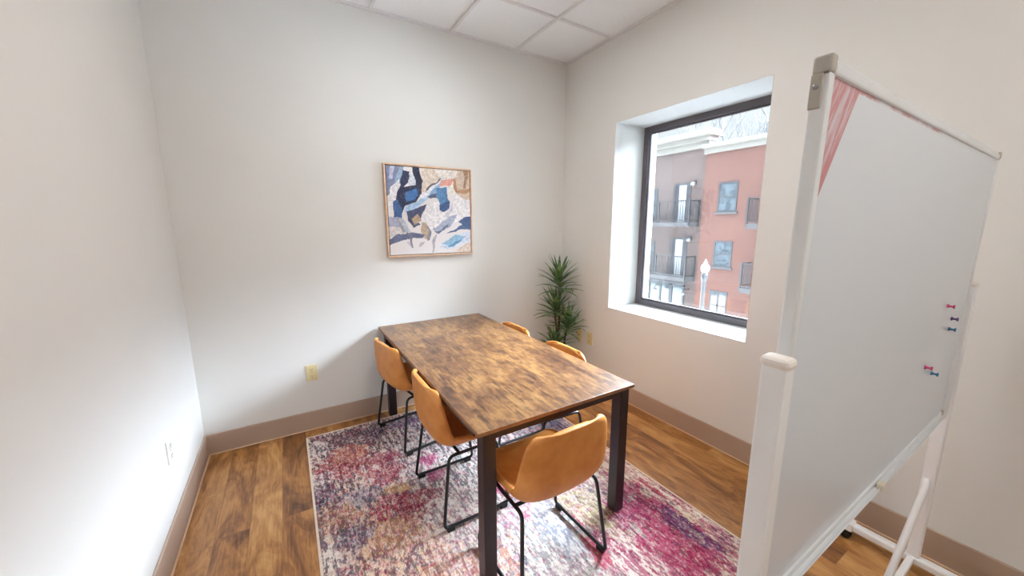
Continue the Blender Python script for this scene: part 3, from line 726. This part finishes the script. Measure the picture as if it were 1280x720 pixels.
# ------------------------------------------------------------------ rolling whiteboard
def whiteboard():
    ang = math.radians(.6)
    C = Vector((-.962, -2.752, 0)); HWB = .764; ZP = 1.284; HH = .512; T = .024
    root = empty('rolling_whiteboard', C, ang); tag(root, 'large white dry-erase board on a white wheeled stand at the right', 'whiteboard')
    tau = math.radians(.5); TM = Matrix.Translation((0, 0, ZP)) @ Matrix.Rotation(tau, 4, 'X')
    # board faces -Y locally
    def surf_mat():
        k = NT('marker_board'); tc = k.n('ShaderNodeTexCoord'); sp = k.n('ShaderNodeSeparateXYZ'); k.l(tc.outputs['Object'], sp.inputs[0])
        X = k.math('ADD', sp.outputs[0], HWB); Z = k.math('SUBTRACT', HH - .022, sp.outputs[2])      # from the upper left corner, down
        # tapering wedge of red marker strokes left half-wiped in the corner
        wid = k.math('SUBTRACT', .140, k.math('MULTIPLY', Z, .60))
        inn = k.math('MULTIPLY', k.math('LESS_THAN', X, wid), k.math('LESS_THAN', Z, .26))
        # strokes slanted like a hand dragging the marker down and left
        sh = k.n('ShaderNodeCombineXYZ'); k.l(k.math('ADD', X, k.math('MULTIPLY', Z, .56)), sh.inputs[0]); k.l(k.math('MULTIPLY', Z, .10), sh.inputs[1])
        st = k.noise(sh.outputs[0], 110, 3, .7); fill = k.noise(sh.outputs[0], 26, 2)
        s = k.math('ADD', k.math('MULTIPLY', k.ramp(st, [(.44, (0, 0, 0, 1)), (.62, (1, 1, 1, 1))]), .62), k.math('MULTIPLY', k.ramp(fill, [(.2, (0, 0, 0, 1)), (.6, (1, 1, 1, 1))]), .55))
        edge = k.math('LESS_THAN', k.math('ABSOLUTE', k.math('SUBTRACT', X, k.math('SUBTRACT', wid, .009))), .009)
        s = k.math('MINIMUM', k.math('ADD', s, k.math('MULTIPLY', edge, .22)), .85)
        # thin streak of red along the top rail
        tl = k.math('MULTIPLY', k.math('LESS_THAN', k.math('ADD', Z, k.math('MULTIPLY', k.math('SUBTRACT', st, .5), .016)), .004), k.math('LESS_THAN', X, .75))
        cb = k.n('ShaderNodeCombineXYZ'); k.l(k.math('MULTIPLY', X, 4.0), cb.inputs[0])
        tl = k.math('MULTIPLY', tl, k.ramp(k.noise(cb.outputs[0], 2.2, 3), [(.40, (0, 0, 0, 1)), (.56, (1, 1, 1, 1))]))
        fac = k.math('MAXIMUM', k.math('MULTIPLY', inn, s), k.math('MULTIPLY', tl, .7))
        c = k.mix(fac, rgb(222, 228, 236), rgb(196, 92, 100))
        k.l(c, k.b.inputs['Base Color']); k.b.inputs['Roughness'].default_value = .3; k.b.inputs['Coat Weight'].default_value = .25; k.b.inputs['Coat Roughness'].default_value = .12
        return k.m
    m = MB().box((-HWB + .018, -T / 2 + .005, -HH + .018), (HWB - .018, T / 2 - .005, HH - .018)); ws = m.build('writing_surface', surf_mat(), root); ws.matrix_local = TM
    fw = .020
    def rail(nm, a, b, mat=M_alu, bev=.004):
        o_ = MB().box(a, b, bev, 2).build(nm, mat, root); o_.matrix_local = TM; return o_
    m = MB()
    m.box((-HWB + .02, -T / 2, HH - fw), (HWB - .02, T / 2, HH - .002), .004, 2); m.box((-HWB + .02, -T / 2 + .004, HH - .004), (HWB - .02, T / 2 - .002, HH + .006), .004, 2)
    o_ = m.build('top_rail', M_alu, root); o_.matrix_local = TM
    rail('bottom_rail', (-HWB + .03, -T / 2, -HH), (HWB - .03, T / 2, -HH + fw))
    rail('side_rail', (-HWB, -T / 2, -HH + .018), (-HWB + fw, T / 2, HH - .018)); rail('side_rail', (HWB - .008, -T / 2 + .002, -HH + .018), (HWB, T / 2, HH - .018))
    for sx in (-1, 1):
        for sz in (-1, 1):
            c_ = MB().box((sx * HWB - (.002 if sx < 0 else .02), -T / 2 - .001, (HH - .018 if sz > 0 else -HH - .001)), (sx * HWB + (.02 if sx < 0 else .002), T / 2 + .001, (HH + .008 if sz > 0 else -HH + .018)), .004, 2).build('corner_cap', M_capgrey, root); c_.matrix_local = TM
    # end bracket with a screw, on the left end just below the cap
    b_ = MB().box((-HWB - .004, -.004, HH - .070), (-HWB + .002, .012, HH - .0185), .001, 1).build('end_bracket', M_capgrey, root); b_.matrix_local = TM
    s_ = MB().lathe([(.004, 0), (.004, .0025), (.002, .003)], seg=10, M=Matrix.Translation((-HWB - .004, .004, HH - .038)) @ Matrix.Rotation(-PI / 2, 4, 'Y')).build('screw', M_steel, b_)
    # pen tray along the bottom with a sliding stop
    m = MB(); prof = [(-T / 2, -HH + .002), (-T / 2 - .010, -HH - .002), (-T / 2 - .013, -HH + .005), (-T / 2 - .010, -HH + .005), (-T / 2 - .008, -HH), (-T / 2, -HH + .006)]
    m.prism([(-HWB + .05, y, z) for y, z in prof], (2 * HWB - .1, 0, 0)); m.box((-HWB + .03, -T / 2 + .002, -HH - .018), (HWB - .03, T / 2 - .002, -HH + .001), .003, 1)
    tr = m.build('pen_tray', M_alu, root); tr.matrix_local = TM
    MB().box((-.062, -T / 2 - .018, -HH - .002), (-.030, -T / 2 - .001, -HH + .018), .004, 2).build('tray_stop', simple('ivory_plastic', rgb(222, 214, 196), .5), tr)
    # stand
    UX = HWB + .021
    for sx in (-1, 1):
        y0, y1 = (-.024, .018)
        up = MB().box((sx * UX - .017, y0, .072), (sx * UX + .017, y1, ZP + .03), .006, 2).build('upright', M_white, root)
        m = MB()
        m.box((sx * UX - .0195, y0 - .003, ZP + .018), (sx * UX + .0195, y1 + .003, ZP + .040), .010, 3); m.build('end_cap', M_white_pl, up)
        m = MB(); m.tube([(sx * (HWB - .006), .003, ZP), (sx * (UX - .005), .003, ZP)], .009, 14); m.build('pivot_pin', M_steel, up)
        ft = MB().box((sx * UX - .021, -.235, .052), (sx * UX + .021, .235, .088), .010, 3).build('foot_beam', M_white, root)
        for sy in (-1, 1):
            MB().box((sx * UX - .030, sy * .222 - .024, .050), (sx * UX + .030, sy * .222 + .024, .092), .006, 2).build('beam_end', M_white, ft)
        for sy in (-1, 1):
            cxx, cyy = sx * UX - .006, sy * .224
            m = MB(); m.tube([(cxx, cyy, .034), (cxx, cyy, .052)], .009, 10); m.box((cxx - .02, cyy - .012, .028), (cxx - .016, cyy + .014, .044), .002, 1); m.box((cxx + .016, cyy - .012, .028), (cxx + .02, cyy + .014, .044), .002, 1); m.box((cxx - .02, cyy - .014, .040), (cxx + .02, cyy + .014, .046), .002, 1)
            for s2 in (-1, 1):
                m.lathe([(.008, -.007), (.019, -.006), (.0215, -.003), (.0215, .003), (.019, .006), (.008, .007)], seg=20, M=Matrix.Translation((cxx + s2 * .008, cyy, .0215)) @ Matrix.Rotation(PI / 2, 4, 'Y'))
            m.build('caster', M_rubber, ft)
        # diagonal brace from the upright down to the low crossbar
        m = MB(); m.tube([(sx * (UX - .012), .002, .47), (sx * (UX - .02), .0, .43), (sx * (UX - .52), 0, .085)], .0125, 10); m.build('brace', M_white, root)
    MB().box((-UX + .018, -.012, .056), (UX - .018, .012, .084), .004, 2).build('crossbar', M_white, root)
    return root, C, ang, TM, T
wbr, wbC, wbA, wbTM, wbT = whiteboard()
Mboard = Matrix.Translation(wbC) @ Matrix.Rotation(wbA, 4, 'Z') @ wbTM
def magnet(x, z, colname, label):
    root = empty('push_pin_magnet'); tag(root, label, 'magnet', 'push pin magnets on the whiteboard')
    mc = {'pink': rgb(206, 70, 128), 'purple': rgb(78, 50, 110), 'teal': rgb(24, 106, 150)}[colname]
    R90 = Matrix.Rotation(PI / 2, 4, 'X')
    MB().lathe([(.0085, 0), (.009, .002), (.0075, .004), (.0048, .0065), (.0042, .013), (.0052, .016)], seg=16, M=R90).build('magnet_body', simple('magnet_' + colname, mc, .35), root)
    MB().lathe([(.0052, .016), (.0085, .018), (.009, .0205), (.0075, .0225)], seg=16, M=R90).build('pin_head', bpy.data.materials['magnet_' + colname] if True else None, root)
    loc = Mboard.inverted() @ Vector((x, -2.765, z)); loc.y = -wbT / 2 + .0046
    root.matrix_world = Mboard @ Matrix.Translation(loc) @ Matrix.Scale(.8, 4)
magnet(-.526, 1.268, 'pink', 'pink push-pin magnet highest of the upper three near the right edge of the board')
magnet(-.422, 1.209, 'purple', 'purple push-pin magnet near the right edge of the whiteboard')
magnet(-.426, 1.171, 'teal', 'teal push-pin magnet just below the purple magnet')
magnet(-.669, 1.076, 'pink', 'pink push-pin magnet of the lower pair on the board')
magnet(-.559, 1.030, 'teal', 'teal push-pin magnet of the lower pair, lowest on the board')

# ------------------------------------------------------------------ across the street
GZ = -5.0
M_tan = brick_mat('taupe_brick', rgb(66, 50, 43), rgb(62, 46, 41), rgb(67, 53, 47), bh=.075)
M_red = brick_mat('red_brick', rgb(72, 36, 22), rgb(67, 33, 20), rgb(72, 42, 29), bh=.075)
M_corn = simple('cream_cornice', rgb(98, 93, 85), .7, var=.02)
M_rail = simple('dark_railing', rgb(26, 24, 24), .5)
M_slab = simple('balcony_concrete', rgb(48, 46, 46), .8)
M_winfr = simple('dark_sash', rgb(33, 33, 36), .5)
M_doorw = simple('white_door', rgb(119, 122, 123), .4)
M_lampw = simple('lamp_glass', rgb(101, 99, 97), .3)
def far_glass():
    k = NT('painted_reflection_glass'); v = k.coords(); f = k.noise(v, 5, 5, .7)  # two-tone noise in the base colour stands in for reflections
    k.l(k.ramp(f, [(.42, rgb(46, 51, 54)), (.56, rgb(70, 77, 81))]), k.b.inputs['Base Color']); k.b.inputs['Roughness'].default_value = .08; return k.m
M_fg = far_glass()
M_shop = simple('shop_glass', rgb(48, 58, 60), .1, var=.15, vscale=1.5)
FX = 16.0; DIVY = 8.40
tan = empty('apartment_building', (FX, 12, GZ)); tag(tan, 'taupe apartment building across the street with white balcony doors and cream cornice', 'building')
red = empty('apartment_building', (FX, 4, GZ)); tag(red, 'red brick apartment building across the street, right half of the view', 'building')
def part(root, name, boxes, mat, parent=None, bev=0):
    m = MB(); L = root.location
    for a, b in boxes: m.box(Vector(a) - L, Vector(b) - L, bev, 1)
    o_ = m.build(name, mat, root if parent is None else parent); return o_
part(tan, 'wall', [((FX, DIVY + .002, GZ), (FX + 9, 24, 5.35))], M_tan)
part(red, 'wall', [((FX - .30, -9, GZ), (FX + 9, DIVY, 5.0))], M_red)
part(tan, 'cornice', [((FX - .14, DIVY, 5.30), (FX + .5, 24, 5.62)), ((FX - .32, DIVY - .05, 5.62), (FX + .5, 24, 5.85)), ((FX - .5, DIVY - .2, 5.85), (FX + .6, 24, 6.12))], M_corn)
part(red, 'cornice', [((FX - .40, -9, 4.92), (FX + .3, DIVY + .06, 5.18)), ((FX - .55, -9, 5.18), (FX + .3, DIVY + .12, 5.36))], M_corn)
def window(root, y0, y1, z0, z1, x, split='h'):
    f = part(root, 'window', [((x - .03, y0, z0), (x + .1, y0 + .07, z1)), ((x - .03, y1 - .07, z0), (x + .1, y1, z1)), ((x - .03, y0 + .07, z1 - .08), (x + .1, y1 - .07, z1)), ((x - .03, y0 + .07, z0), (x + .1, y1 - .07, z0 + .06))] +
             ([((x - .02, y0 + .07, (z0 + z1) / 2 - .03), (x + .08, y1 - .07, (z0 + z1) / 2 + .03))] if 'h' in split else []) + ([((x - .02, (y0 + y1) / 2 - .05, z0 + .06), (x + .08, (y0 + y1) / 2 + .05, z1 - .08))] if 'v' in split else []), M_winfr)
    part(root, 'pane', [((x - .008, y0 + .06, z0 + .05), (x + .02, y1 - .06, z1 - .06))], M_fg, f)
    part(root, 'window_sill', [((x - .07, y0 - .08, z0 - .1), (x + .02, y1 + .08, z0 - .002))], M_slab)
xr = FX - .30
window(red, 6.70, 7.60, 2.10, 3.50, xr); window(red, 6.70, 7.60, -.55, .72, xr); window(red, 6.72, 7.62, -3.2, -1.75, xr, 'hv')
window(tan, 11.30, 12.25, 1.95, 3.50, FX); window(tan, 11.30, 12.25, -1.10, .55, FX)
def balcony(root, y0, y1, z, x, depth=.85, rh=1.12):
    s = part(root, 'balcony_slab', [((x - depth, y0, z - .22), (x, y1, z))], M_slab)
    bars = [((x - depth, y0, z + rh - .05), (x - depth + .05, y1, z + rh)), ((x - depth, y0, z + .07), (x - depth + .04, y1, z + .11)),
            ((x - depth, y0, z + rh - .05), (x, y0 + .05, z + rh)), ((x - depth, y0, z + .07), (x, y0 + .04, z + .11)),
            ((x - depth, y1 - .05, z + rh - .05), (x, y1, z + rh)), ((x - depth, y1 - .04, z + .07), (x, y1, z + .11))]
    n = int((y1 - y0) / .13)
    for i in range(n + 1):
        yy = y0 + (y1 - y0 - .02) * i / n; bars.append(((x - depth + .012, yy, z + .1), (x - depth + .03, yy + .018, z + rh - .03)))
    for i in range(9):
        xx = x - depth + depth * i / 9; bars += [((xx, y0 + .01, z + .1), (xx + .018, y0 + .03, z + rh - .03)), ((xx, y1 - .03, z + .1), (xx + .018, y1 - .01, z + rh - .03))]
    for yy in (y0, (y0 + y1) / 2 - .035, y1 - .07): bars.append(((x - depth - .005, yy, z - .15), (x - depth + .065, yy + .07, z + rh + .02)))
    bars.append(((x - .07, y0, z), (x, y0 + .07, z + rh)))
    part(root, 'railing', bars, M_rail, s)
for z in (1.62, -1.25):
    balcony(tan, 8.70, 12.4, z, FX)
    part(tan, 'door_frame', [((FX - .03, 10.12, z), (FX + .1, 10.27, z + 2.05)), ((FX - .03, 9.25, z), (FX + .1, 9.31, z + 2.05)), ((FX - .03, 9.31, z + 1.95), (FX + .1, 10.12, z + 2.05)), ((FX - .01, 9.31, z), (FX + .1, 9.52, z + 1.95)), ((FX - .01, 9.95, z), (FX + .1, 10.12, z + 1.95))], M_winfr)
    part(tan, 'door', [((FX - .015, 9.52, z + .02), (FX + .06, 9.95, z + 1.95))], M_doorw)
    m = MB(); L = tan.location
    m.box(Vector((FX - .1, 9.0, z + 1.92)) - L, Vector((FX, 9.12, z + 2.12)) - L, .01, 1); w_ = m.build('wall_lamp', M_winfr, tan)
    MB().lathe([(.03, -.1), (.10, -.08), (.12, 0), (.08, .08), (.02, .1)], Vector((FX - .2, 9.06, z + 1.96)) - L, 14).build('lamp_globe', M_lampw, w_)
for z in (1.62, -1.22): balcony(red, 4.0, 5.81, z - .08, xr)
# shop front under the lower balcony
sf = part(tan, 'shop_front', [((FX - .05, 9.95, GZ), (FX + .1, 10.15, -1.75)), ((FX - .05, 11.45, GZ), (FX + .1, 11.62, -1.75)), ((FX - .05, 10.68, GZ), (FX + .1, 10.80, -1.75)), ((FX - .05, 9.2, -1.85), (FX + .1, 12.6, -1.65)), ((FX - .05, 9.2, GZ), (FX + .1, 9.32, -1.75))], M_winfr)
part(tan, 'shop_pane', [((FX - .01, 9.25, GZ + .1), (FX + .05, 12.5, -1.8))], M_shop, sf)
L = tan.location
for yy in (10.7, 8.95):
    m = MB(); m.tube([Vector((FX, yy, -1.95)) - L, Vector((FX - .5, yy, -1.9)) - L, Vector((FX - .6, yy, -2.06)) - L], .02, 6)
    arm = m.build('shop_lamp', M_winfr, tan)
    MB().lathe([(.05, .10), (.16, .02), (.18, 0), (.10, -.06), (.02, -.08)], Vector((FX - .6, yy, -2.15)) - L, 14).build('lamp_shade', M_lampw, arm)

# street lamp
lamp = empty('street_lamp', (8.0, 3.29, GZ)); tag(lamp, 'dark street lamp post with a white globe in front of the brick buildings', 'street lamp')
zt = .13 - GZ
MB().lathe([(.20, 0), (.20, .5), (.12, .6), (.085, .9), (.065, zt - .25), (.085, zt - .2), (.10, zt - .06), (.07, zt)], seg=16).build('post', simple('dark_green_post', rgb(22, 22, 24), .5), lamp)
MB().lathe([(.07, zt), (.11, zt + .05), (.125, zt + .15), (.10, zt + .22), (.055, zt + .26), (.06, zt + .29), (.03, zt + .34), (.01, zt + .39)], seg=18).build('globe', M_lampw, lamp)

# bare trees behind the roof
M_bark = simple('bare_bark', rgb(53, 52, 52), .9, var=.1)
def tree(loc, h, seed, label):
    rs = random.Random(seed); m = MB()
    root = empty('bare_tree', loc)
    def br(p, d, l, r, lev):
        n = 4; pts = [p]; q = p.copy(); dd = d.copy()
        for i in range(n):
            dd = (dd + Vector((rs.uniform(-.13, .13), rs.uniform(-.13, .13), .05))).normalized(); q = q + dd * (l / n); pts.append(q.copy())
        m.tube(pts, [r * (1 - .6 * i / n) for i in range(n + 1)], 5)
        if lev < 4:
            for i in range(3 if lev else 6):
                k = rs.uniform(.45, 1.0); b = pts[min(n, int(k * n))]
                az = rs.uniform(0, 2 * PI); s = rs.uniform(.45, .95)
                nd = (dd + Vector((math.cos(az) * s, math.sin(az) * s, rs.uniform(0, .4)))).normalized()
                br(b, nd, l * rs.uniform(.55, .72), r * .5, lev + 1)
    br(Vector((0, 0, 0)), Vector((0, 0, 1)), h * .45, h * .014, 0)
    m.build('branches', M_bark, root); tag(root, label, 'tree', 'bare trees behind the roofs')
tree((34, 16.5, GZ), 22.5, 3, 'leafless tree behind the red brick roof, tallest and most central in the window')
tree((48, 28.8, GZ), 28.5, 4, 'leafless tree behind the cornice where the two buildings meet')
tree((62, 25.6, GZ), 35.0, 5, 'leafless tree rising over the right end of the red brick roof')
struct(MB().box((EXT, -30, GZ - .2), (80, 60, GZ)).build('street', simple('pale_asphalt', rgb(188, 187, 184), .9, var=.08, vscale=2)))

# ------------------------------------------------------------------ lights
def fill_panel(x, y, label):  # unseen glowing ceiling panel, added as fill light for the room
    root = empty('added_fill_light', (x, y, H)); tag(root, label, 'fill light', 'added fill lights')
    m = MB(); a, b, t = .298, .298, .02
    m.box((-a, -b, -.008), (a, -b + t, .011)); m.box((-a, b - t, -.008), (a, b, .011)); m.box((-a, -b + t, -.008), (-a + t, b - t, .011)); m.box((a - t, -b + t, -.008), (a, b - t, .011))
    m.build('fill_frame', M_white_pl, root)
    k = NT('fill_glow'); k.b.inputs['Emission Color'].default_value = (1.0, .97, .92, 1); k.b.inputs['Emission Strength'].default_value = FILL_POWER; k.b.inputs['Base Color'].default_value = (.8, .8, .8, 1)
    MB().box((-a + t, -b + t, -.004), (a - t, b - t, .002)).build('fill_face', k.m, root)
FILL_POWER = 13.0
fill_panel(-1.49, -1.52, 'added unseen fill light panel in the ceiling grid above the table')
fill_panel(-1.49, -3.958, 'added unseen fill light panel in the ceiling grid at the camera end of the room')

wd = bpy.data.worlds.new('overcast'); SC.world = wd; wd.use_nodes = True
t = wd.node_tree; bg = t.nodes['Background']
tc = t.nodes.new('ShaderNodeTexCoord'); sp = t.nodes.new('ShaderNodeSeparateXYZ'); t.links.new(tc.outputs['Generated'], sp.inputs[0])
cr = t.nodes.new('ShaderNodeValToRGB'); t.links.new(sp.outputs[2], cr.inputs[0])
while len(cr.color_ramp.elements) < 4: cr.color_ramp.elements.new(.5)
for el, (p_, c_) in zip(cr.color_ramp.elements, [(0.0, (.0041, .0044, .0046, 1)), (.285, (.0043, .0046, .0049, 1)), (.40, (.42, .48, .56, 1)), (1.0, (.88, 1.03, 1.24, 1))]): el.position = p_; el.color = c_
mr = t.nodes.new('ShaderNodeMapRange'); mr.interpolation_type = 'SMOOTHSTEP'; t.links.new(sp.outputs[0], mr.inputs[0])
mr.inputs[1].default_value = -.35; mr.inputs[2].default_value = .75; mr.inputs[3].default_value = .09; mr.inputs[4].default_value = 1.0
vm = t.nodes.new('ShaderNodeVectorMath'); vm.operation = 'SCALE'; t.links.new(cr.outputs[0], vm.inputs[0]); t.links.new(mr.outputs[0], vm.inputs['Scale'])
t.links.new(vm.outputs[0], bg.inputs[0]); bg.inputs[1].default_value = 128.0
# sky portal: helps the renderer find the window
la = bpy.data.lights.new('window_portal', 'AREA'); la.shape = 'RECTANGLE'; la.size = WY0 - WY1; la.size_y = WZ1 - WZ0; la.cycles.is_portal = True
po = link(bpy.data.objects.new('window_portal', la)); po.location = (EXT + .02, (WY0 + WY1) / 2, (WZ0 + WZ1) / 2); po.rotation_euler = (PI / 2, 0, PI / 2)

# ------------------------------------------------------------------ camera
cam = bpy.data.cameras.new('camera'); co = link(bpy.data.objects.new('camera', cam))
fpx, yaw, pitch, roll = 465.247, .54473, -.17027, -.0016
f = Vector((math.sin(yaw) * math.cos(pitch), math.cos(yaw) * math.cos(pitch), math.sin(pitch)))
r = Vector((math.cos(yaw), -math.sin(yaw), 0)); u = r.cross(f)
r2 = r * math.cos(roll) + u * math.sin(roll); u2 = -r * math.sin(roll) + u * math.cos(roll)
M = Matrix((r2, u2, -f)).transposed().to_4x4(); M.translation = Vector((-2.45838, -3.04895, 1.54873))
co.matrix_world = M
cam.sensor_fit = 'HORIZONTAL'; cam.sensor_width = 36; cam.lens = 36 * fpx / 1280; cam.clip_start = .02; cam.clip_end = 300
SC.camera = co
SC.view_settings.view_transform = 'Standard'; SC.view_settings.look = 'None'; SC.view_settings.exposure = 0.75; SC.view_settings.gamma = 1.0
SC.view_settings.use_curve_mapping = False
